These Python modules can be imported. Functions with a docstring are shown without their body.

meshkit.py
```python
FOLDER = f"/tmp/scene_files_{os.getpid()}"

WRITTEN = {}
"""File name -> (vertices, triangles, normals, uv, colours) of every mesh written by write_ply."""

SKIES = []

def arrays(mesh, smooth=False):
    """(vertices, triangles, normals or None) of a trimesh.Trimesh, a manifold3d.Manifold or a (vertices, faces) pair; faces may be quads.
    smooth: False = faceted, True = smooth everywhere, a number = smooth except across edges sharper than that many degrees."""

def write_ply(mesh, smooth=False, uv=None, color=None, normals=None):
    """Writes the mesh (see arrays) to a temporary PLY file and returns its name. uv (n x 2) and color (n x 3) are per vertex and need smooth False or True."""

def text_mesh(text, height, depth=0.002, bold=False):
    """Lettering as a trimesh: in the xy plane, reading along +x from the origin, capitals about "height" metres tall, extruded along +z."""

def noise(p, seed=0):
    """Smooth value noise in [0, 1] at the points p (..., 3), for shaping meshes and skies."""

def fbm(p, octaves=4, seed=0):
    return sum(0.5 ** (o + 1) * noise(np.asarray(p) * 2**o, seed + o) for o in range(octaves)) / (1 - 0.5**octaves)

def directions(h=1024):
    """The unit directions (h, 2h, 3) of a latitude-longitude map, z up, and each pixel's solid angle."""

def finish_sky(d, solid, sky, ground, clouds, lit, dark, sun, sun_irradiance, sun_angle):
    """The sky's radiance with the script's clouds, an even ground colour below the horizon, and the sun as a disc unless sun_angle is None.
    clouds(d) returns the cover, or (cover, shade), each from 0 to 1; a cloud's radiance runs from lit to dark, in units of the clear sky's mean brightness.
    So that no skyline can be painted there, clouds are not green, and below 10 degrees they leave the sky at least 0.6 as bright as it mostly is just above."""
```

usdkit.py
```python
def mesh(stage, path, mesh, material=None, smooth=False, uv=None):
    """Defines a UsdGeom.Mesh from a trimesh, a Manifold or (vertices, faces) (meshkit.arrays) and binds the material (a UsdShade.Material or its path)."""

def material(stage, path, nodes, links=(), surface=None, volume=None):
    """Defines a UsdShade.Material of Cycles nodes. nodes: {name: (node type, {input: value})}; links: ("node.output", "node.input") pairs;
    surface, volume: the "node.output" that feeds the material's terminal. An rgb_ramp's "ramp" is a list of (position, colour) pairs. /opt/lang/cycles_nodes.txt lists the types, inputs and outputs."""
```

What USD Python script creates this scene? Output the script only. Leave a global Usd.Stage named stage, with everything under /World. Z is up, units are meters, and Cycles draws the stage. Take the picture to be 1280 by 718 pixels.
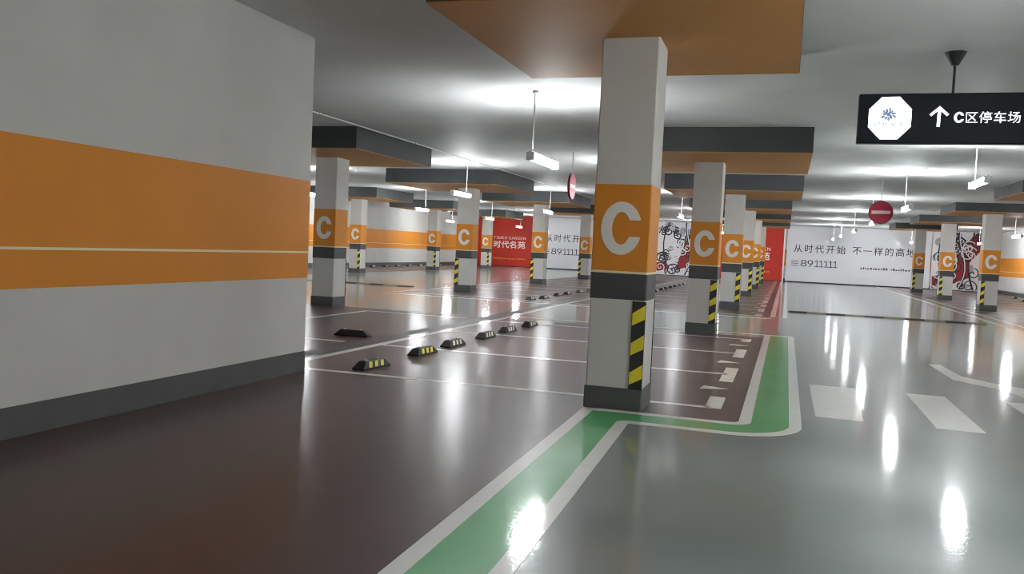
import math, random
import numpy as np, trimesh, shapely
from shapely import affinity
from shapely.geometry import Polygon, LineString, Point, box as sbox
from shapely.ops import unary_union
import usdkit, meshkit
from pxr import Usd, UsdGeom, UsdLux, UsdShade, Gf, Sdf

random.seed(7)
stage = Usd.Stage.CreateInMemory()
UsdGeom.SetStageUpAxis(stage, UsdGeom.Tokens.z)
UsdGeom.SetStageMetersPerUnit(stage, 1.0)
world = UsdGeom.Xform.Define(stage, '/World')
stage.SetDefaultPrim(world.GetPrim())
UsdGeom.Scope.Define(stage, '/World/Looks')

# ------------------------------------------------------------------ camera, exposure, lamp power
YAW, PITCH, ROLL, FPX, CAM_H = -0.3149, -0.0487, 0.0462, 1048.65, 1.5
EXPOSURE = 0.0
LAMP = 175.0            # radiance of the hanging tubes
cam = UsdGeom.Camera.Define(stage, '/World/camera')
f_ = np.array([math.sin(YAW)*math.cos(PITCH), math.cos(YAW)*math.cos(PITCH), math.sin(PITCH)])
r0 = np.array([math.cos(YAW), -math.sin(YAW), 0.0]); u0 = np.cross(r0, f_)
r_ = r0*math.cos(ROLL)+u0*math.sin(ROLL); u_ = -r0*math.sin(ROLL)+u0*math.cos(ROLL)
cam.AddTransformOp().Set(Gf.Matrix4d(*r_, 0, *u_, 0, *(-f_), 0, 0, 0, CAM_H, 1))
cam.CreateHorizontalApertureAttr(36.0); cam.CreateVerticalApertureAttr(36.0*718/1280)
cam.CreateFocalLengthAttr(36.0*FPX/1280)
cam.CreateClippingRangeAttr(Gf.Vec2f(0.05, 300))
cam.CreateExposureAttr(EXPOSURE)

# ------------------------------------------------------------------ helpers
used = {}
def numbered(name, parent='/World'):
    k = used.get((parent, name), 0); used[(parent, name)] = k+1
    return name if k == 0 else '%s_%03d' % (name, k)

def path_of(p):
    return '/World' if p is None else str(p.GetPath())

def tag(o, label=None, cat=None, group=None, kind=None):
    p = o.GetPrim() if hasattr(o, 'GetPrim') else o
    for k, v in (('label', label), ('category', cat), ('group', group), ('kind', kind)):
        if v: p.SetCustomDataByKey(k, v)
    return p

def part(name, mesh, mat, parent=None, label=None, smooth=False, kind=None):
    if isinstance(mesh, list): mesh = trimesh.util.concatenate(mesh)
    pp = path_of(parent)
    m = usdkit.mesh(stage, pp+'/'+numbered(name, pp), mesh, mat, smooth=smooth)
    return tag(m, label, kind=kind)

def thing(name, label, cat, loc=(0, 0, 0), rz=0.0, group=None, kind=None):
    x = UsdGeom.Xform.Define(stage, '/World/'+numbered(name))
    x.AddTranslateOp().Set(Gf.Vec3d(*map(float, loc)))
    x.AddRotateZOp().Set(float(rz))
    return tag(x, label, cat, group, kind)

def dup(src, label, loc, rz=0.0, group=None):
    c = src.GetCustomData()
    base = src.GetName()
    if base[-4:-3] == '_' and base[-3:].isdigit(): base = base[:-4]
    r = thing(base, label, c['category'], loc, rz, group or c.get('group'))
    r.GetReferences().AddInternalReference(src.GetPath()); r.SetInstanceable(True)
    return r

def bx(x0, x1, y0, y1, z0, z1, c=0.0):
    """box, with all its edges chamfered by c"""
    if c <= 0:
        b = trimesh.creation.box(extents=(x1-x0, y1-y0, z1-z0))
        b.apply_translation(((x0+x1)/2, (y0+y1)/2, (z0+z1)/2)); return b
    pts = []
    for X, sx in ((x0, 1), (x1, -1)):
        for Y, sy in ((y0, 1), (y1, -1)):
            for Z, sz in ((z0, 1), (z1, -1)):
                pts += [(X, Y+sy*c, Z+sz*c), (X+sx*c, Y, Z+sz*c), (X+sx*c, Y+sy*c, Z)]
    return trimesh.convex.convex_hull(np.array(pts))

def colbox(x0, x1, y0, y1, z0, z1, c=0.012):
    """upright prism with chamfered vertical edges"""
    p = Polygon([(x0+c, y0), (x1-c, y0), (x1, y0+c), (x1, y1-c), (x1-c, y1), (x0+c, y1), (x0, y1-c), (x0, y0+c)])
    return ext(p, z0, z1)

def ext(poly, z0, z1):
    out = []
    for g in getattr(poly, 'geoms', [poly]):
        if g.is_empty or g.geom_type != 'Polygon' or g.area < 1e-7: continue
        m = trimesh.creation.extrude_polygon(g, z1-z0, engine='earcut'); m.apply_translation((0, 0, z0)); out.append(m)
    return trimesh.util.concatenate(out)

def tube(a, b, r, n=12):
    return trimesh.creation.cylinder(radius=r, segment=(a, b), sections=n)

def upright(m, y, flip=False):
    """a mesh in the xy plane extruded to +z -> standing in the xz plane, its face towards -y at y"""
    m = m.copy(); m.apply_transform(trimesh.transformations.rotation_matrix(math.pi/2, (1, 0, 0)))
    m.apply_translation((0, y, 0)); return m

# ------------------------------------------------------------------ materials
def mat(name, color, rough=0.5, var=0.0, scale=3.0, bump=0.0, bscale=40.0, spec=0.5, coat=0.0, coat_r=0.1, emit=None, metallic=0.0, stretch=(1, 1, 1)):
    n = {'p': ('principled_bsdf', {'base_color': color, 'roughness': rough, 'specular_ior_level': spec, 'coat_weight': coat, 'coat_roughness': coat_r, 'metallic': metallic})}
    l = []
    if emit:
        n['p'][1]['emission_color'] = color; n['p'][1]['emission_strength'] = emit
    if var or bump:
        n['g'] = ('geometry', {}); n['m'] = ('mapping', {'scale': stretch}); l += [('g.position', 'm.vector')]
    if var:
        n['n'] = ('noise_texture', {'scale': scale, 'detail': 4.0, 'roughness': 0.6})
        n['r'] = ('rgb_ramp', {'ramp': [(0.25, tuple(c*(1-var) for c in color)), (0.75, tuple(min(1, c*(1+var)) for c in color))]})
        l += [('m.vector', 'n.vector'), ('n.fac', 'r.fac'), ('r.color', 'p.base_color')]
    if bump:
        n['b_n'] = ('noise_texture', {'scale': bscale, 'detail': 3.0})
        n['b'] = ('bump', {'strength': bump, 'distance': 0.01})
        l += [('m.vector', 'b_n.vector'), ('b_n.fac', 'b.height'), ('b.normal', 'p.normal')]
        if coat: l += [('b.normal', 'p.coat_normal')]
    return usdkit.material(stage, '/World/Looks/'+name, n, l, surface='p.BSDF')

M = {}
M['plaster'] = mat('plaster', (.53, .525, .50), .75, .05, 1.5, .08, 60, spec=.3)
M['ceiling'] = mat('ceiling_paint', (.60, .61, .60), .6, .07, .8, .06, 30, spec=.4)
M['orange'] = mat('orange_paint', (.62, .23, .024), .6, .05, 2.0, .05, 60, spec=.3)
M['soffit'] = mat('orange_soffit_paint', (.50, .235, .065), .6, .05, 1.5, spec=.3)
M['charcoal'] = mat('charcoal_paint', (.05, .054, .054), .55, .10, 3, .05, 60)
M['panel_side'] = mat('charcoal_panel_paint', (.045, .05, .051), .6, .15, 1.2)
M['base'] = mat('dark_grey_base_paint', (.07, .075, .073), .5, .10, 4, .05, 60)
M['cream'] = mat('cream_line_paint', (.75, .66, .42), .6)
M['letter'] = mat('white_letter_paint', (.72, .70, .66), .6)
M['far_letter'] = M['letter']
FL = dict(bump=.05, bscale=30.0, coat=.75, coat_r=.085, spec=.12)
FB = dict(bump=.08, bscale=30.0, coat=.5, coat_r=.22, spec=.15)
M['floor'] = mat('grey_green_epoxy', (.178, .208, .200), .32, .08, .7, **FL)
M['bay'] = mat('dark_brown_epoxy', (.074, .043, .040), .5, .12, .9, **FB)
M['line'] = mat('white_floor_paint', (.80, .80, .76), .35, .06, 5, **FL)
M['green'] = mat('green_floor_paint', (.085, .40, .14), .35, .10, 1.5, **FL)
M['gutter'] = mat('gutter_grating', (.055, .055, .052), .5, .2, 20)
M['rubber'] = mat('black_rubber', (.018, .018, .018), .55, .2, 30, .1, 120)
M['yellow'] = mat('yellow_reflective', (.75, .62, .03), .4, .05, 20)
M['pale'] = mat('pale_reflective', (.62, .60, .42), .4, .1, 20)
M['bump_pale'] = mat('dim_yellow_rubber', (.20, .18, .12), .6)
M['white_metal'] = mat('white_metal', (.75, .75, .75), .4)
M['black_metal'] = mat('black_metal', (.018, .018, .020), .4)
M['sign_black'] = mat('black_sign_sheet', (.009, .010, .016), .5, spec=.2)
M['lit_white'] = mat('lit_white_acrylic', (1, 1, 1), .4, emit=1.0)
M['lit_text'] = mat('lit_white_letters', (.95, .96, 1), .4, emit=.75)
M['logo'] = mat('blue_logo_print', (.22, .30, .55), .4, emit=.35)
M['logo_text'] = mat('teal_logo_print', (.28, .48, .46), .4, emit=.35)
M['logo_violet'] = mat('violet_logo_print', (.42, .38, .68), .4, emit=.35)
M['tube'] = usdkit.material(stage, '/World/Looks/lamp_tube', {'e': ('emission', {'color': (.95, .98, 1.0), 'strength': LAMP})}, [], surface='e.emission')
M['red_sign'] = mat('red_sign_enamel', (.26, .010, .03), .5, spec=.2)
M['sign_bar'] = mat('pink_white_sign_bar', (.48, .28, .31), .4)
M['ad_red'] = mat('red_banner', (.55, .035, .02), .35, .05, .8, coat=.3)
M['ad_white'] = mat('white_banner', (.72, .72, .75), .3, .03, .6, coat=.3)
M['ad_ink'] = mat('dark_banner_ink', (.07, .06, .09), .5)
M['ad_light'] = mat('white_banner_ink', (.85, .82, .78), .5)
M['ad_gold'] = mat('gold_banner_ink', (.75, .35, .10), .5)
M['mural_black'] = mat('black_mural_ink', (.03, .026, .03), .5)
M['mural_red'] = mat('dark_red_mural_ink', (.25, .02, .03), .5)
M['mural_grey'] = mat('grey_mural_ink', (.35, .35, .37), .5)
GLYPHS = {
 '区': [['16,126 148,126 148,114 27,114 27,5 152,4 152,-8 16,-8'], ['37,23 70,48 80,59 42,95 48,100 52,100 89,69 105,87 116,106 128,102 118,85 98,60 132,26 133,23 127,17 123,15 90,50 47,15']],
 '停': [['49,34 49,61 152,61 152,34 141,34 140,51 61,51 60,34'], ['52,110 52,120 95,120 91,133 100,136 110,120 152,120 152,110'], ['64,102 138,102 139,71 64,71', '75,81 126,80 127,92 76,93'], ['64,29 64,39 138,38 138,29 107,29 107,-5 105,-9 97,-12 75,-12 71,-3 95,-1 95,29'], ['5,70 27,101 42,135 53,132 36,93 36,-13 25,-12 25,72 22,72 13,60']],
 '车': [['10,17 10,29 81,30 80,54 26,53 23,64 35,78 45,99 12,100 13,112 51,112 61,136 75,132 68,112 148,112 148,100 61,100 41,66 80,65 81,90 94,90 95,65 137,65 137,54 94,54 94,29 151,29 151,17 95,17 94,-13 81,-13 80,17']],
 '场': [['6,21 28,29 28,83 26,85 8,85 8,96 28,97 28,133 39,133 39,96 57,96 57,85 39,84 39,34 56,39 59,31 78,47 90,71 76,72 65,70 61,81 84,93 109,115 60,116 60,127 128,128 136,122 90,84 150,83 145,15 142,1 134,-10 110,-12 107,0 124,-1 130,6 135,31 137,72 127,72 120,50 109,28 90,3 71,-13 61,-6 79,7 94,24 109,52 114,72 102,71 88,43 68,23 59,28 11,8']],
 '时': [['70,91 70,103 122,103 122,134 134,134 134,103 154,103 154,91 134,90 134,-2 131,-7 118,-11 94,-11 90,0 122,3 122,90'], ['100,34 76,73 87,77 111,39'], ['13,122 63,122 63,17 25,17 24,4 13,4', '24,29 52,28 52,64 24,64', '24,76 52,75 52,111 24,111']],
 '代': [['52,80 91,86 88,133 100,133 104,87 151,92 153,81 104,74 115,25 127,5 136,1 141,3 146,29 156,23 153,4 148,-8 141,-13 130,-12 122,-8 113,1 101,26 92,73 54,68'], ['115,125 121,131 126,130 146,111 149,105 140,99'], ['4,68 30,96 49,132 53,133 61,130 44,97 44,-13 32,-13 32,76 29,76 11,56']],
 '名': [['8,44 39,53 65,64 59,73 43,84 49,91 54,91 78,72 96,84 116,106 115,108 58,108 42,94 19,81 12,91 42,109 64,135 78,133 70,121 71,119 129,119 135,115 117,88 102,74 77,56 136,55 136,-13 124,-13 123,-4 53,-4 52,-13 41,-13 40,39 14,33', '53,44 53,7 124,8 123,44']],
 '苑': [['88,85 142,85 142,35 140,30 134,27 114,26 111,34 111,37 130,39 130,73 100,73 100,5 104,1 138,1 142,5 143,18 146,18 154,14 153,2 147,-8 143,-10 99,-10 90,-4 88,4'], ['5,41 25,65 38,97 47,96 46,109 10,109 10,120 46,120 47,135 58,135 59,120 101,120 102,135 114,135 115,120 151,120 151,109 115,109 114,93 102,93 101,109 58,108 58,94 50,94 47,84 82,81 76,50 67,28 56,12 39,-3 19,-13 15,-13 10,-3 34,8 45,17 53,28 33,42 32,46 40,51 59,40 69,71 42,72 31,52 14,33']],
 '从': [['60,-4 80,21 93,53 100,89 103,131 116,130 111,81 113,68 130,26 153,-1 145,-11 136,-4 120,18 106,49 98,27 81,-2 71,-12'], ['7,-5 18,11 31,42 38,77 42,131 55,130 51,80 69,57 82,34 72,26 65,41 49,61 42,33 29,2 19,-12']],
 '开': [['8,56 8,67 47,68 47,112 14,113 15,125 147,124 147,113 116,112 116,68 152,67 152,56 116,54 116,-13 104,-13 103,55 58,55 54,30 46,13 32,-4 22,-12 17,-13 9,-4 18,1 36,21 43,38 46,54', '59,68 104,67 104,113 59,113']],
 '始': [['65,77 80,94 100,135 103,135 113,131 85,81 132,83 119,105 119,108 129,111 147,84 155,66 145,61 140,72 130,72 69,65'], ['74,-13 74,52 145,52 145,-13 133,-13 132,-6 86,-6 85,-13', '85,6 132,5 133,40 86,41'], ['7,-4 22,8 34,28 11,46 21,90 7,91 7,102 24,102 28,134 39,134 35,103 62,101 58,62 49,31 63,17 65,11 57,4 43,18 33,3 16,-12 13,-12', '23,51 36,41 39,40 41,41 48,69 49,91 32,90']],
 '不': [['90,78 99,85 139,56 153,41 143,33'], ['7,40 45,66 68,90 81,111 11,112 11,124 149,124 149,112 99,112 86,93 86,-13 73,-12 72,74 46,50 23,34 14,31']],
 '一': [['7,69 154,69 154,56 7,56']],
 '样': [['58,26 58,37 100,38 99,60 69,60 69,71 100,72 99,93 64,93 64,104 83,105 71,131 82,134 95,111 90,104 116,104 131,135 143,132 131,105 148,104 148,93 112,92 112,71 143,71 143,60 113,60 112,38 152,37 152,26 112,26 112,-13 100,-13 99,26'], ['5,31 20,61 29,91 28,93 9,93 9,104 29,104 29,135 41,135 41,105 58,104 58,93 42,93 41,86 59,59 57,53 52,49 44,66 41,65 41,-13 29,-13 29,53 26,52 12,20']],
 '的': [['14,109 31,109 38,135 51,133 44,110 70,109 71,79 86,104 95,135 107,133 102,110 149,110 145,26 139,-2 133,-8 127,-10 100,-9 97,2 123,1 130,9 135,44 137,98 97,99 81,70 70,75 70,4 26,4 25,-9 14,-9', '25,16 59,15 59,54 25,54', '26,98 25,65 59,65 59,98'], ['89,69 98,73 123,37 112,31']],
 '高': [['9,118 73,118 71,133 82,135 89,118 150,118 150,107 10,107'], ['15,57 145,57 144,-7 134,-12 117,-12 114,-4 133,-1 132,47 28,47 27,-13 15,-13'], ['34,99 127,99 128,67 34,66', '46,76 114,75 115,89 47,90'], ['45,-4 45,38 113,38 113,4 57,4 56,-4', '57,29 57,13 102,14 101,29']],
 '地': [['52,69 69,77 69,120 80,120 80,83 85,83 102,91 102,135 113,135 113,96 128,101 139,108 147,105 145,38 138,31 121,30 119,40 131,40 135,47 135,90 132,91 113,82 113,23 102,23 102,76 80,68 80,9 86,2 135,2 141,7 143,24 145,24 154,20 153,7 149,-3 138,-9 83,-9 73,-5 69,3 69,62 56,58'], ['6,25 27,34 27,84 7,85 7,96 27,96 27,133 39,133 39,97 57,96 57,85 39,84 39,40 57,46 59,35 12,13 9,14']],
}

# ------------------------------------------------------------------ lettering traced once as outlines (font units of 160 per em)
def glyph(ch, size, grow=0.0):
    polys = []
    for rings in GLYPHS[ch]:
        rr = [[tuple(map(int, q.split(','))) for q in r.split()] for r in rings]
        polys.append(Polygon(rr[0], rr[1:]).buffer(0))
    g = unary_union(polys)
    if grow: g = g.buffer(grow)
    return affinity.scale(g, size/160.0, size/160.0, origin=(0, 0))

def letter_c(w, h, t):
    """a bold grotesque capital C centred on the origin"""
    o = affinity.scale(Point(0, 0).buffer(1, 24), w/2, h/2)
    i = affinity.scale(Point(0, 0).buffer(1, 24), w/2-t, h/2-t*.92)
    cut = Polygon([(w*.10, 0), (w, h*.27), (w, -h*.27)])
    return o.difference(i).difference(cut.union(sbox(0, -h*.155, w, h*.155)))

# ------------------------------------------------------------------ the setting
H = 3.68
XL, XR, YB, YF = -22.2, 12.2, 57.95, -9.0
floor = thing('floor', None, None, kind='structure')
part('slab', bx(XL, XR, YF, YB, -.25, 0), M['floor'], floor)
bay1 = Polygon([(-10.95, YF+.1), (-1.55, YF+.1), (-1.66, 7.72), (-.28, 7.72), (-.28, 16.42), (-10.95, 16.42)])
for p, lb in ((bay1, 'dark brown parking bay coating beside the green walkway'),
          (sbox(-10.95, 22.3, -.2, 57.8), 'dark brown parking bay coating around the far column row'),
          (sbox(5.7, 22.3, 12.1, 57.8), 'dark parking bay coating along the right wall'),
          (sbox(XL+.1, 22.3, -17.8, 57.8), 'dark parking bay coating along the far left wall')):
    part('bay_coating', ext(p, -.01, .0012), M['bay'], floor, lb)
zl = (0.0, .0028)
def line(x0, x1, y0, y1, name='parking_line'):
    return part(name, bx(x0, x1, y0, y1, *zl), M['line'], floor)

# green walkway
strip = Polygon([(-1.60, -8.5), (-1.665, 3.35), (-1.755, 7.76), (-1.2, 7.77), (-1.235, 7.25), (-1.10, 3.5), (-.98, -8.5)])
bend = [(-.06-.36+.36*math.sin(t), 7.51+.36-.36*math.cos(t)) for t in np.linspace(0, math.pi/2, 14)]
ell = LineString([(-1.62, 7.51)]+bend+[(-.06, 17.0)]).buffer(.272, cap_style=2, join_style=1)
walk = unary_union([strip, ell]).buffer(.004).buffer(-.004)
green = walk.buffer(-.108, join_style=2)
part('green_walkway', ext(green, .0, .0022), M['green'], floor, 'green pedestrian walkway turning around the nearest column')
part('walkway_border', ext(walk.difference(green), .0, .003), M['line'], floor, 'white border lines of the green walkway')
part('crosswalk_stripe', ext(Polygon([(.345, 8.52), (.775, 8.52), (.855, 10.68), (.34, 10.68)]), *zl), M['line'], floor)
part('crosswalk_stripe', ext(sbox(1.40, 8.53, 1.81, 10.66), *zl), M['line'], floor)
part('crosswalk_stripe', ext(sbox(2.43, 8.53, 2.86, 10.68), *zl), M['line'], floor)
part('lane_line', ext(Polygon([(2.13, 14.04), (2.29, 14.11), (2.36, 12.79), (2.66, 12.28), (2.95, 12.0), (3.6, 11.0), (3.6, 10.75), (2.95, 11.0), (2.73, 11.2), (2.59, 11.75), (2.18, 12.35)]), *zl), M['line'], floor, 'white bent lane line painted on the grey aisle floor')

# near block of bays
for k, y in enumerate((8.42, 10.92, 13.37, 15.80)):
    part('parking_line', ext(Polygon([(-5.45, y-.17), (-.64, y-.03), (-.64, y+.06), (-5.45, y-.06)]), *zl), M['line'], floor)
line(-5.55, -5.43, 6.0, 16.42)
part('parking_line', ext(Polygon([(-5.55, 16.42), (-5.45, 16.42), (-5.62, 21.9), (-5.72, 21.9)]), *zl), M['line'], floor)
for y0_, y1_ in ((8.40, 9.10), (10.27, 11.59), (12.86, 13.99), (15.34, 15.86)):
    part('bay_mark', bx(-.69, -.53, y0_, y1_, *zl), M['line'], floor)
for y in (9.70, 12.2, 14.66):
    part('bay_arrow', ext(Polygon([(-.85, y-.13), (-.82, y+.13), (-.54, y)]), *zl), M['line'], floor)
line(-5.4, .2, 16.95, 17.04)
line(-10.9, -6.05, 10.76, 10.86); line(-10.9, -6.05, 8.2, 8.3)
line(-8.38, -8.28, 13.2, 15.82); line(-8.38, -6.1, 15.75, 15.85)
line(-10.95, -10.85, 2, 16.42)
# far block of bays
for i in range(15):
    y = 22.4 + 2.48*i
    if y > 57.5: break
    line(-5.45, -.6, y, y+.1); line(-10.9, -6.2, y, y+.1)
    line(5.98, 11.9, y, y+.1); line(-21.9, -17.9, y, y+.1)
    part('bay_mark', bx(-.70, -.53, max(22.4, y-.55), y+.65, *zl), M['line'], floor)
    part('bay_arrow', ext(Polygon([(-.85, y+1.11), (-.82, y+1.37), (-.54, y+1.24)]), *zl), M['line'], floor)
line(-.33, -.20, 22.3, 57.7); line(-.02, .08, 22.3, 57.7); line(-10.95, -10.85, 22.3, 57.7); line(-17.95, -17.85, 22.3, 57.7)
line(5.42, 5.52, 17, 57.7); line(5.90, 6.0, 17, 57.7); line(-5.72, -5.6, 22.3, 57.7)
line(-10.9, -.3, 21.6, 21.7)
part('drain_grating', ext(Polygon([(-5.66, -8.5), (-5.64, 16.4), (-5.85, 30), (-5.85, 57.7), (-6.1, 57.7), (-6.12, 30), (-5.92, 16.4), (-5.95, -8.5)]), 0, .0022), M['gutter'], floor, 'dark drain grating strip between the two bay rows')

ceil = thing('ceiling', None, None, kind='structure')
part('slab', bx(XL, XR, YF, YB, H, H+.25), M['ceiling'], ceil)

def wall(name, x0, x1, y0, y1, band=True, mats=(2, 2, 2, 2)):
    """a painted wall; the paint bands stand 3 mm proud of the plaster"""
    w = thing(name, None, None, kind='structure')
    part('plaster', bx(x0, x1, y0, y1, 0, H), M['plaster'], w)
    if band:
        e = .003
        part('orange_band', bx(x0-e, x1+e, y0-e, y1+e, 1.045, 2.115), M['orange'], w)
        part('cream_line', bx(x0-2*e, x1+2*e, y0-2*e, y1+2*e, 1.318, 1.338), M['cream'], w)
    return w
wall('wall_left', -5.36, -5.06, YF, 8.16)
tag(part('baseboard_left', bx(-5.366, -5.054, YF, 8.166, 0, .225), M['base']), kind='structure')
wall('wall_far_left', XL-.25, XL, YF, YB)
tag(part('baseboard_far_left', bx(XL, XL+.012, YF, YB, 0, .21), M['base']), kind='structure')
wall('wall_right', XR, XR+.25, YF, YB)
tag(part('baseboard_right', bx(XR-.012, XR, YF, YB, 0, .21), M['base']), kind='structure')
wall('wall_back', XL-.25, XR+.25, YB, YB+.25)
tag(part('baseboard_back', bx(XL, XR, YB-.012, YB, 0, .21), M['base']), kind='structure')
wall('wall_front', XL-.25, XR+.25, YF-.25, YF)

# ------------------------------------------------------------------ columns
W = .536
Y0, SP = 7.841, 8.4
LINE_Z = 1.30
def column(loc, label, top, guards, group):
    """loc: the front left corner of the shaft. guards: which corners carry a striped guard plate (f/b = front or back face, l/r = its left or right end)"""
    t = thing('column', label, 'column', loc, 0, group)
    part('base', colbox(-.012, W+.012, -.012, W+.012, 0, .205), M['base'], t)
    part('lower_shaft', colbox(0, W, 0, W, .205, 1.045), M['plaster'], t)
    part('grey_band', colbox(-.004, W+.004, -.004, W+.004, 1.045, LINE_Z-.01), M['charcoal'], t)
    part('cream_line', colbox(-.006, W+.006, -.006, W+.006, LINE_Z-.01, LINE_Z+.012), M['cream'], t)
    part('orange_band', colbox(-.004, W+.004, -.004, W+.004, LINE_Z+.012, 2.127), M['orange'], t)
    part('upper_shaft', colbox(0, W, 0, W, 2.127, top), M['plaster'], t)
    c = affinity.translate(letter_c(.385, .50, .105), W*.50, 1.715)
    part('letter_c', upright(ext(c, 0, .004), -.004), M['letter'], t, 'white capital letter C')
    gw, z0, z1 = .128, .20, 1.035
    for g in guards:
        xa = -.006 if g[1] == 'l' else W+.006-gw
        ya = -.014 if g[0] == 'f' else W+.0
        gp = part('corner_guard', bx(xa, xa+gw, ya, ya+.014, z0, z1, .004), M['rubber'], t, 'black rubber corner guard with diagonal yellow stripes')
        yf = ya-.002 if g[0] == 'f' else ya+.014
        for i in range(3):
            zz = z0+.045+i*.28
            q = Polygon([(xa+.004, zz), (xa+gw-.004, zz+.065), (xa+gw-.004, zz+.20), (xa+.004, zz+.115)])
            if q.is_empty or q.area < 1e-4: continue
            m = upright(ext(q, 0, .002), yf+.002)
            part('yellow_stripe', m, M['yellow'], gp)
    return t
def cy(k): return Y0+SP*k
ordn = ['nearest', 'second', 'third', 'fourth', 'fifth', 'sixth']
G0 = 'columns of the middle row'
column((-1.767, cy(0), 0), 'large white square column with orange C band, nearest, beside the green walkway', 3.49, ('fr', 'br'), G0)
c1 = column((-1.767, cy(1), 0), 'second white square C column of the middle row, at the far end of the green walkway', 3.25, ('fr', 'br'), G0)
for k in range(2, 6):
    dup(c1, '%s white square C column of the middle row, partly behind the columns before it' % ordn[k], (-1.767, cy(k), 0))
GL, GB, GR = 'columns of the left row', 'columns of the far left row', 'columns of the right row'
column((-9.95, cy(1), 0), 'white C column right behind the end of the near left wall', 3.25, ('br',), GL)
l2 = column((-9.95, cy(2), 0), 'white C column with striped left edge in front of the red banner, left row', 3.25, ('fl', 'bl'), GL)
dup(l2, 'white C column between the red banner and the white banner, left row', (-10.0, cy(3), 0))
dup(l2, 'white C column at the right end of the visible white banner, just left of the nearest column', (-10.02, cy(4), 0))
dup(l2, 'last white C column of the left row, near the back wall', (-10.0, cy(5), 0))
b1 = column((-18.4, cy(3), 0), 'small white C column before the far left wall, leftmost of the far row', 3.25, ('fr', 'br'), GB)
dup(b1, 'small white C column before the far left wall, second of the far row', (-18.4, cy(4), 0))
dup(b1, 'small white C column standing in front of the far red banner', (-18.4, cy(5), 0))
r1 = column((6.5, cy(3), 0), 'white C column at the right edge of the picture before the orange wall band', 3.38, ('fl', 'bl'), GR)
dup(r1, 'white C column in front of the swirling mural on the right', (6.5, cy(4), 0))
dup(r1, 'smallest white C column on the right, at the end of the long white banner', (6.5, cy(5), 0))
dup(r1, 'white C column of the right row just outside the right edge', (6.5, cy(2), 0))

# drop panels over the columns
def panel(loc, label, group, hx=1.8, hy=1.8, z0=3.25):
    t = thing('ceiling_drop_panel', label, 'ceiling panel', loc, 0, group)
    part('panel_side', bx(-hx, hx, -hy, hy, z0+.012, H), M['panel_side'], t)
    part('orange_soffit', bx(-hx+.004, hx-.004, -hy+.004, hy-.004, z0, z0+.012), M['soffit'], t, 'orange painted underside')
    return t
panel((-1.49, 8.04, 0), 'large orange drop panel on the ceiling above the nearest column', 'drop panels of the middle row', 1.5, 1.535, 3.49)
p1 = panel((-1.5, cy(1)+.27, 0), 'charcoal edged drop panel above the second middle column', 'drop panels of the middle row')
for k in range(2, 6):
    dup(p1, 'charcoal edged drop panel above the %s middle column' % ordn[k], (-1.5 if k < 3 else -1.74, cy(k)+.27 if k < 5 else cy(k)+.2, 0))
for k, lb in ((1, 'dark drop panel with ochre underside above the column behind the near left wall'), (2, 'dark drop panel above the left row column in front of the red banner'),
              (3, 'dark drop panel above the column between the red and white banners'), (4, 'dark drop panel above the column at the right of the far white banner'), (5, 'dark drop panel above the last column of the left row')):
    dup(p1, lb, (-9.86, cy(k)+.15, 0), group='drop panels of the left row')
for k, lb in ((3, 'small dark drop panel above the leftmost far column'), (4, 'small dark drop panel above the second far left column'), (5, 'small dark drop panel above the column before the far red banner')):
    dup(p1, lb, (-18.13, cy(k)+.2, 0), group='drop panels of the far left row')
rp = panel((6.80, cy(3)+.27, 0), 'thin dark drop panel above the rightmost visible column', 'drop panels of the right row', 1.48, 1.5, 3.38)
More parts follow.
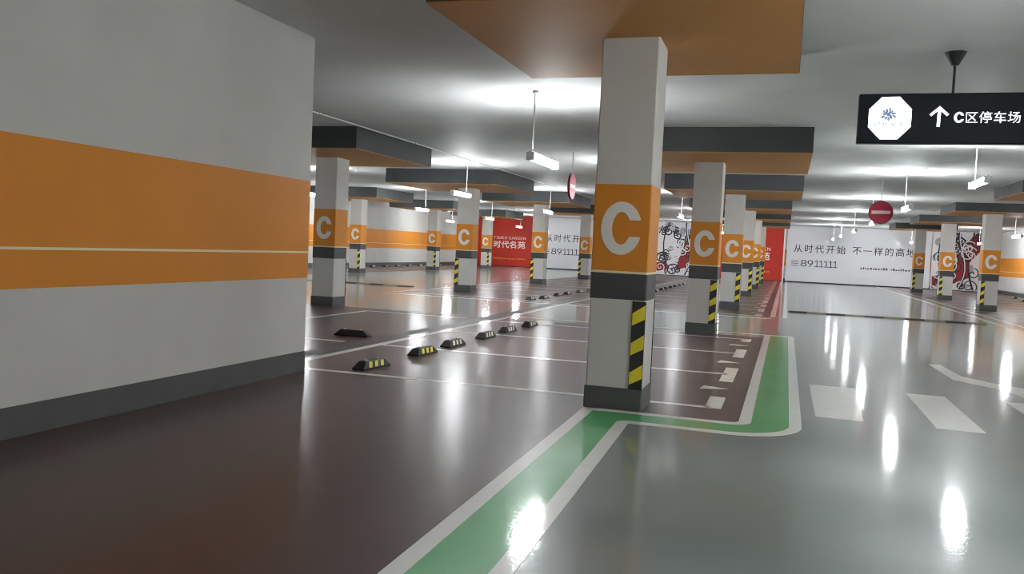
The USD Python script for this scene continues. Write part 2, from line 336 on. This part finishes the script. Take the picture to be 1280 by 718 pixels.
for k, lb in ((2, 'thin dark drop panel cut by the right edge of the picture'), (4, 'thin dark drop panel above the column before the right mural'), (5, 'thin dark drop panel above the smallest right column')):
    dup(rp, lb, (6.82, cy(k)+.2, 0))

# ------------------------------------------------------------------ hanging tube lamps
def lamp(loc, label, zt=2.82, length=1.25, off=-.40, group='hanging tube lamps'):
    """loc: the rod's foot in plan; the tube runs along y"""
    t = thing('hanging_tube_lamp', label, 'lamp', (loc[0], loc[1], 0), 0, group)
    a = length/2; o = off
    part('rod', tube((0, 0, zt+.05), (0, 0, H-.03), .010), M['white_metal'], t)
    part('ceiling_cup', tube((0, 0, H-.035), (0, 0, H), .04, 16), M['white_metal'], t)
    part('housing', bx(-.022, .022, o-a, o+a, zt+.048, zt+.075, .006), M['white_metal'], t)
    cap = trimesh.creation.capsule(radius=.055, height=length-.11, count=[12, 10])
    cap.apply_transform(trimesh.transformations.rotation_matrix(math.pi/2, (1, 0, 0)))
    c = cap.bounds.mean(axis=0); cap.apply_translation((-c[0], o-c[1], zt-c[2]))
    part('glowing_tube', cap, M['tube'], t, 'glowing white tube', smooth=True)
    for s in (-1, 1):
        part('end_cap', bx(-.06, .06, o+s*a-.012, o+s*a+.012, zt-.06, zt+.06, .008), M['white_metal'], t)
    return t
L0 = lamp((3.05, 16.6), 'brightest hanging tube lamp over the right aisle, below the black sign', 2.95)
L1 = lamp((2.62, 22.2), 'hanging tube lamp over the right aisle just right of the round no entry sign', 2.82)
for (x, y), lb in (((2.66, 31.0), 'hanging tube lamp right behind the round no entry sign'),
                   ((2.68, 39.2), 'small hanging tube lamp left of the round no entry sign'),
                   ((2.62, 47.4), 'smallest hanging tube lamp before the long white banner'),
                   ((-8.4, 21.4), 'hanging tube lamp in front of the left row column by the red banner'),
                   ((-14.35, 32.0), 'hanging tube lamp before the far left wall with long rod'),
                   ((-14.2, 39.8), 'hanging tube lamp in front of the far red banner'),
                   ((-8.55, 30.4), 'hanging tube lamp left of the far white banner'),
                   ((-3.65, 30.2), 'hanging tube lamp seen between the nearest and second columns'),
                   ((-3.65, 41.0), 'far hanging tube lamp behind the nearest column'),
                   ((-20.2, 37.6), 'small lamp glow before the far left wall above the orange band'),
                   ((8.75, 38.9), 'hanging tube lamp over the bays at the right wall, at the right edge'),
                   ((-14.3, 23.6), 'hanging tube lamp hidden over the left aisle'),
                   ((-14.2, 48.2), 'farthest hanging tube lamp over the left aisle'),
                   ((-3.65, 50.0), 'farthest hanging tube lamp behind the middle column row'),
                   ((10.0, 29.0), 'hanging tube lamp outside the right edge over the right bays'),
                   ((10.0, 52.0), 'far hanging tube lamp over the right bays'),
                   ((-19.5, 47.5), 'far hanging tube lamp in the corner by the far red banner'),
                   ((-19.8, 30.0), 'hanging tube lamp at the far left wall behind the near wall'),
                   ((-11.5, 54.5), 'hanging tube lamp close to the far white banner'),
                   ((-5.5, 55.0), 'hanging tube lamp close to the left mural'),
                   ((2.6, 54.8), 'hanging tube lamp close to the long white banner'),
                   ((7.0, 55.2), 'hanging tube lamp close to the right end of the long white banner'),
                   ((-17.5, 55.0), 'hanging tube lamp close to the far red banner'),
                   ((-3.65, 20.5), 'hanging tube lamp hidden by the nearest column'),
                   ((-9.3, 44.0), 'far hanging tube lamp over the left bays'),
                   ((-14.3, 15.0), 'hanging tube lamp behind the near left wall'),
                   ):
    dup(L1, lb, (x, y, 0))
lamp((-3.47, 11.3), 'hanging tube lamp on a dark rod between the near left wall and the nearest column', 2.76, 1.3, .55)
dup(L1, 'hanging tube lamp over the brown bays behind the viewer', (-3.47, -5.2, 0))
dup(L1, 'hanging tube lamp over the right aisle above the picture', (2.9, 6.6, 0))
dup(L1, 'hanging tube lamp over the right aisle beside the viewer', (2.9, 2.0, 0))
dup(L1, 'hanging tube lamp over the right bays outside the picture', (9.5, 12.0, 0))
dup(L1, 'hanging tube lamp over the right bays beside the viewer', (9.5, 2.0, 0))

# ------------------------------------------------------------------ hanging direction sign
sg = thing('hanging_direction_sign', 'black hanging lightbox sign with white arrow and parking area lettering', 'sign', (1.51, 9.62, 0))
yf = -.06
part('sign_box', bx(-.89, .89, yf, .06, 2.75, 3.262, .008), M['sign_black'], sg)
part('rod', tube((0, 0, 3.26), (0, 0, 3.60), .013), M['black_metal'], sg)
part('ceiling_cone', trimesh.creation.revolve(np.array([(0, 3.55), (.035, 3.55), (.105, H), (0, H)]), sections=24), M['black_metal'], sg, smooth=30)
oc = Polygon([(.222*math.cos(math.pi/8+i*math.pi/4), .238*math.sin(math.pi/8+i*math.pi/4)) for i in range(8)])
oc = affinity.translate(oc, -.585, 3.008)
op = part('octagon_light', upright(ext(oc, 0, .012), yf), M['lit_white'], sg, 'glowing white octagon with a small blue flower emblem')
for i in range(11):
    a = i*2*math.pi/11+.2
    rad = (.052, .040, .058, .046)[i % 4]
    e = affinity.rotate(affinity.scale(Point(0, 0).buffer(1, 6), .021, .012), math.degrees(a), origin=(0, 0))
    part('petal', upright(ext(affinity.translate(e, -.600+rad*math.cos(a), 3.045+rad*.9*math.sin(a)), 0, .002), yf-.012), M[('logo', 'logo_text', 'logo_violet')[i % 3]], op)
for dx, dz, r in ((0, 0, .018), (-.022, .012, .013), (.02, -.018, .013), (.012, .022, .010)):
    part('petal', upright(ext(affinity.translate(Point(0, 0).buffer(r, 6), -.600+dx, 3.045+dz), 0, .003), yf-.012), M['logo'], op)
ms = [ext(affinity.translate(glyph(c, .066), -.735+i*.078, 2.915), 0, .002) for i, c in enumerate('时代名苑')]
part('emblem_lettering', upright(trimesh.util.concatenate(ms), yf-.012), M['logo_text'], op, 'small pale lettering on the octagon')
ar = unary_union([LineString([(-.125, 2.918), (-.122, 3.10)]).buffer(.016, cap_style=2), LineString([(-.205, 3.035), (-.122, 3.112), (-.040, 3.035)]).buffer(.0145, cap_style=2, join_style=2)])
part('arrow', upright(ext(ar, 0, .006), yf), M['lit_text'], sg, 'glowing white up arrow')
part('lettering', upright(ext(affinity.translate(letter_c(.095, .112, .026), .062, 3.014), 0, .006), yf), M['lit_text'], sg)
for i, c in enumerate('区停车场'):
    part('lettering', upright(ext(affinity.translate(glyph(c, .124, 1.2), .112+i*.128, 2.966), 0, .006), yf), M['lit_text'], sg)

# ------------------------------------------------------------------ no entry signs
def no_entry(loc, rz, label, r):
    t = thing('no_entry_sign', label, 'sign', loc, rz, 'round red no entry signs')
    d = trimesh.creation.cylinder(radius=r, height=.05, sections=40); d.apply_transform(trimesh.transformations.rotation_matrix(math.pi/2, (1, 0, 0)))
    part('disc', d, M['red_sign'], t, smooth=30)
    for s in (-1, 1):
        part('white_bar', bx(-r*.78, r*.78, s*.025-.004, s*.025+.004, -r*.15, r*.15, .002), M['sign_bar'], t)
    rim = trimesh.creation.torus(r, .012, major_sections=40, minor_sections=8); rim.apply_transform(trimesh.transformations.rotation_matrix(math.pi/2, (1, 0, 0)))
    part('rim', rim, M['red_sign'] if rz else M['black_metal'], t, smooth=True)
    part('rod', tube((0, 0, r-.01), (0, 0, H-loc[2]), .010), M['white_metal'], t)
no_entry((2.26, 24.0, 2.83), 0, 'round dark red no entry sign hanging over the right aisle', .29)
no_entry((-4.72, 18.5, 2.91), 90, 'red no entry sign seen edge on, hanging left of the nearest column', .29)

# ceiling conduit
cd = thing('ceiling_conduit', 'thin pale conduit running along the ceiling beside the left drop panel', 'conduit', (0, 0, 0))
part('pipe', tube((-7.95, -8, H-.012), (-7.95, 57, H-.012), .012, 8), M['white_metal'], cd)
for i in range(12): part('clip', bx(-7.985, -7.915, 9+4*i, 9.03+4*i, H-.028, H), M['white_metal'], cd)
cb = thing('ceiling_cable', 'short pale cable on the ceiling beside the right aisle lamp', 'cable', (0, 0, 0))
part('cable', [tube((2.62, 22.2, H-.012), (2.9, 20.4, H-.012), .008, 8), tube((2.9, 20.4, H-.012), (3.25, 18.2, H-.012), .008, 8)], M['white_metal'], cb)

# ------------------------------------------------------------------ wheel stops
def stop_mesh(l=.56, w=.16, h=.10):
    a = l/2; b = w/2
    lo = [(-a, -b, 0), (a, -b, 0), (a, b, 0), (-a, b, 0), (-a, -b, .02), (a, -b, .02), (a, b, .02), (-a, b, .02)]
    hi = [(-a+.10, -b+.045, h), (a-.10, -b+.045, h), (a-.10, b-.045, h), (-a+.10, b-.045, h), (-a+.08, -b+.03, h*.9), (a-.08, -b+.03, h*.9), (a-.08, b-.03, h*.9), (-a+.08, b-.03, h*.9)]
    return trimesh.convex.convex_hull(np.array(lo+hi))
def patch(x0, x1, s, w=.16, h=.10):
    """a slanted reflective sheet lying on the long slope on side s"""
    b = w/2
    def P(x, t): return np.array([x, s*((b-.0)*(1-t)+(b-.03)*t), .02*(1-t)+.09*t])
    n = np.array([0, s*.07, .03]); n = n/np.linalg.norm(n)
    pts = [P(x0, .08), P(x1, .08), P(x1+.03, .97), P(x0+.03, .97)]
    return trimesh.convex.convex_hull(np.array([p-n*.004 for p in pts]+[p+n*.003 for p in pts]))
def wheel_stop(loc, rz, label, m, group, n=3):
    t = thing('wheel_stop', label, 'wheel stop', loc, rz, group)
    part('body', stop_mesh(), M['rubber'], t)
    for s in (-1, 1):
        for i in range(n):
            x = -.165+i*.12
            part('reflective_patch', patch(x, x+.062, s), m, t)
    for s in (-1, 1):
        part('bolt', tube((s*.13, 0, .095), (s*.13, 0, .108), .014, 10), M['white_metal'], t)
    return t
ordw = ['first', 'second', 'third', 'fourth', 'fifth', 'sixth', 'seventh', 'eighth', 'ninth']
GN = 'near wheel stops between the left wall and the nearest column'
s0 = wheel_stop((-4.55, 8.80, 0), 84, 'black and yellow wheel stop, nearest to the end of the left wall', M['yellow'], GN)
dup(s0, 'black and yellow wheel stop, second from the front in the near row', (-4.56, 10.28, 0), 86)
s2 = wheel_stop((-4.58, 11.40, 0), 88, 'black wheel stop with pale patches, third from the front in the near row', M['pale'], GN)
dup(s2, 'black wheel stop with pale patches, fourth from the front in the near row', (-4.56, 12.75, 0), 90)
dup(s2, 'black wheel stop with pale patches, fifth from the front in the near row', (-4.57, 13.90, 0), 90)
dup(s2, 'black wheel stop with pale patches, last of the near row', (-4.56, 15.20, 0), 90)
wheel_stop((-6.30, 11.52, 0), 4, 'plain black wheel stop beyond the drain, left of the near row', M['rubber'], 'wheel stop beyond the drain', 0)
GF = 'wheel stops of the far bays left of the nearest column'
for i, (x, y) in enumerate(((-6.85, 22.8), (-6.72, 23.7), (-6.8, 25.6), (-6.78, 26.7), (-6.75, 28.3), (-6.75, 29.8))):
    dup(s2, 'small wheel stop in the far bays left of the nearest column, %s from the left' % ordw[i], (x, y, 0), 90, GF)
GM = 'far wheel stops seen between the nearest and second columns'
for j, y in enumerate((31.0, 32.5, 34.2, 35.4, 37.0, 38.4, 40.2, 41.6)):
    dup(s2, 'tiny wheel stop between the nearest and second columns, %s from the left' % ordw[j], (-4.75, y, 0), 90, GM)
GW = 'tiny wheel stops along the far left wall'
for i in range(9):
    dup(s2, 'tiny wheel stop at the foot of the far left wall, %s from the left' % ordw[i], (-21.5, 38.2+1.55*i, 0), 90, GW)
GQ = 'tiny wheel stops along the right wall'
for i in range(6):
    dup(s2, 'tiny wheel stop at the foot of the right wall, %s from the left' % ordw[5-i], (11.2 if i > 3 else 10.6, 38.5+2.1*i, 0), 90, GQ)

# speed bumps
def bump(x0, n, y, label):
    t = thing('speed_bump', label, 'speed bump', (x0, y, 0), 0, 'rubber speed bumps')
    prof = Polygon([(-.17, 0), (.17, 0), (.15, .013), (.08, .032), (0, .038), (-.08, .032), (-.15, .013)])
    for i in range(n):
        m = ext(prof, 0, .495)
        m.apply_transform(np.array([[0, 0, 1, i*.5], [1, 0, 0, 0], [0, 1, 0, 0], [0, 0, 0, 1.0]]))
        part('bump_segment', m, M['rubber'] if i % 2 == 0 else M['bump_pale'], t)
bump(.12, 10, 25.05, 'black and pale speed bump across the right aisle')
bump(-17.2, 11, 25.3, 'black and pale speed bump across the left aisle')

# ------------------------------------------------------------------ banners on the back wall
YA = YB-.012-.05
def digits(s, x, z, h, pitch, parent, y, sx=1.35):
    for i, c in enumerate(s):
        m = meshkit.text_mesh(c, h, .006)
        if c != '1': m.apply_scale((sx*.95, 1, 1))
        b = m.bounds; m.apply_translation((-b[0][0], -b[0][1], 0))
        m.apply_translation(((x+.42*i) if i < 2 else x+.86+.28*(i-2), z, 0)); part('lettering', upright(m, y), M['ad_ink'], parent)
def red_banner(x0, x1, tx, label):
    t = thing('red_banner', label, 'banner', (0, 0, 0), 0, 'red banners on the back wall')
    part('sheet', bx(x0, x1, YA, YA+.05, .04, 3.66, .006), M['ad_red'], t)
    part('frame', [bx(x0-.03, x0, YA-.01, YA+.05, .03, 3.67), bx(x1, x1+.09, YA-.01, YA+.05, .03, 3.67)], M['ad_red'] if tx < -10 else M['ad_light'], t)
    for i, c in enumerate('时代名苑'):
        part('lettering', upright(ext(affinity.translate(affinity.scale(glyph(c, .54, 4.0), 1.12, 1, origin=(0, 0)), tx+i*.62, 1.40), 0, .01), YA), M['ad_light'], t)
    m = meshkit.text_mesh('TIMES GARDEN', .20, .006); s = 2.45/(m.bounds[1][0]-m.bounds[0][0]); m.apply_scale((s, 1, 1)); m.apply_translation((tx, 1.98, 0))
    part('lettering', upright(m, YA), M['ad_light'], t)
    rr = random.Random(5); q = []; xx = tx
    while xx < tx+2.4:
        wd = rr.uniform(.04, .12); q.append(sbox(xx, .54, xx+wd, .54+rr.uniform(.05, .1))); xx += wd+.05
    part('small_print', upright(ext(unary_union(q), 0, .006), YA), M['ad_gold'], t, 'row of tiny gold print', kind='stuff')
red_banner(-22.0, -17.45, -20.45, 'far red banner with white lettering at the left of the back wall')
red_banner(-4.8, -.27, -3.55, 'red banner on the back wall at the end of the middle column row')
def white_banner(x0, x1, label):
    t = thing('white_banner', label, 'banner', (0, 0, 0), 0, 'white banners on the back wall')
    part('sheet', bx(x0, x1, YA, YA+.05, .06, 3.66, .006), M['ad_white'], t)
    part('bottom_rail', bx(x0, x1, YA-.02, YA+.05, .015, .06), M['black_metal'], t)
    for i, c in enumerate('从时代开始 不一样的高地'):
        if c == ' ': continue
        part('lettering', upright(ext(affinity.translate(glyph(c, .56, 1.0), x0+(.42+i*.66 if i < 5 else 4.0+(i-6)*.63), 2.01), 0, .008), YA), M['ad_ink'], t)
    digits('8911111', x0+.92, 1.05, .42, .33, t, YA)
    for j in range(3): part('small_print_line', upright(ext(sbox(x0+.32, 1.08+j*.14, x0+.78, 1.12+j*.14), 0, .006), YA), M['ad_ink'], t)
    rr = random.Random(9); q = []; xx = x0+4.55
    while xx < x0+7.4:
        wd = rr.uniform(.05, .16); h_ = rr.uniform(.07, .15)
        if not x0+6.1 < xx < x0+6.3: q.append(sbox(xx, 1.05, xx+wd, 1.05+h_))
        xx += wd+.05
    part('small_print', upright(ext(unary_union(q), 0, .006), YA), M['ad_ink'], t, 'row of tiny grey print', kind='stuff')
white_banner(-16.95, -8.75, 'far white banner with dark lettering left of the nearest column')
white_banner(-.07, 8.50, 'long white banner with dark lettering across the back wall on the right')

# swirling murals
def mural(x0, x1, seed, label):
    t = thing('swirl_mural', label, 'mural', (0, 0, 0), 0, 'swirling murals on the back wall')
    part('sheet', bx(x0, x1, YA, YA+.05, .04, 3.66, .006), M['ad_white'], t)
    rr = random.Random(seed); clip = sbox(x0+.03, .08, x1-.03, 3.62)
    def spiral(cx, cz, R, turns, a0, d):
        return LineString([(cx+d*R*(1-.9*s)*math.cos(a0+s*turns*6.283), cz+R*(1-.9*s)*math.sin(a0+s*turns*6.283)) for s in np.linspace(0, 1, 40)])
    wd = x1-x0
    def wave(a, amp, ph, tilt):
        return LineString([(a+amp*math.sin(s*4.2+ph)+tilt*s*wd, .1+3.5*s) for s in np.linspace(0, 1, 36)])
    red = [Polygon([(x0+wd*p, z) for p, z in ((.42, .5), (.75, .9), (.70, 1.7), (.95, 2.6), (1.0, 3.6), (.80, 3.3), (.55, 2.2), (.48, 1.4))]).buffer(.08),
           Polygon([(x0+wd*p, z) for p, z in ((.05, .3), (.25, .5), (.2, .9), (.04, .8))]).buffer(.05)]
    blk = [wave(x0+wd*.52, .32, .4, .12).buffer(.07), wave(x0+wd*.15, .25, 1.9, .1).buffer(.04), wave(x0+wd*.85, .2, 3.1, -.1).buffer(.05)]
    for i in range(34):
        R = rr.uniform(.16, .46)
        blk.append(spiral(x0+rr.uniform(.1, .9)*wd, rr.uniform(.3, 3.4), R, rr.uniform(1.2, 2.0), rr.uniform(0, 6.28), rr.choice((-1, 1))).buffer(rr.uniform(.018, .048)))
    red = unary_union(red).intersection(clip); blk = unary_union(blk).intersection(clip)
    wht = unary_union([wave(x0+wd*.5, .34, .4, .16).buffer(.03), spiral(x0+wd*.72, 2.3, .5, 1.6, .5, 1).buffer(.03), spiral(x0+wd*.35, 1.5, .45, 1.4, 2.5, -1).buffer(.03)]+
                      [spiral(x0+rr.uniform(.1, .9)*wd, rr.uniform(.4, 3.3), rr.uniform(.2, .4), 1.5, rr.uniform(0, 6), 1).buffer(.03) for _ in range(9)]).intersection(clip)
    gry = unary_union([affinity.scale(Point(x0+rr.uniform(.08, .92)*wd, rr.uniform(.3, 3.4)).buffer(1, 10), rr.uniform(.15, .4), rr.uniform(.12, .3)) for _ in range(10)]).intersection(clip)
    part('grey_shape', upright(ext(gry, 0, .002), YA), M['mural_grey'], t)
    part('red_shape', upright(ext(red, 0, .004), YA), M['mural_red'], t)
    part('black_swirl', upright(ext(blk, 0, .007), YA), M['mural_black'], t)
    part('white_swirl', upright(ext(wht, 0, .010), YA), M['ad_white'], t)
mural(-8.62, -4.95, 4, 'black, white and red swirling mural seen right of the nearest column')
mural(8.56, 11.35, 11, 'black, white and red swirling mural at the right end of the back wall')
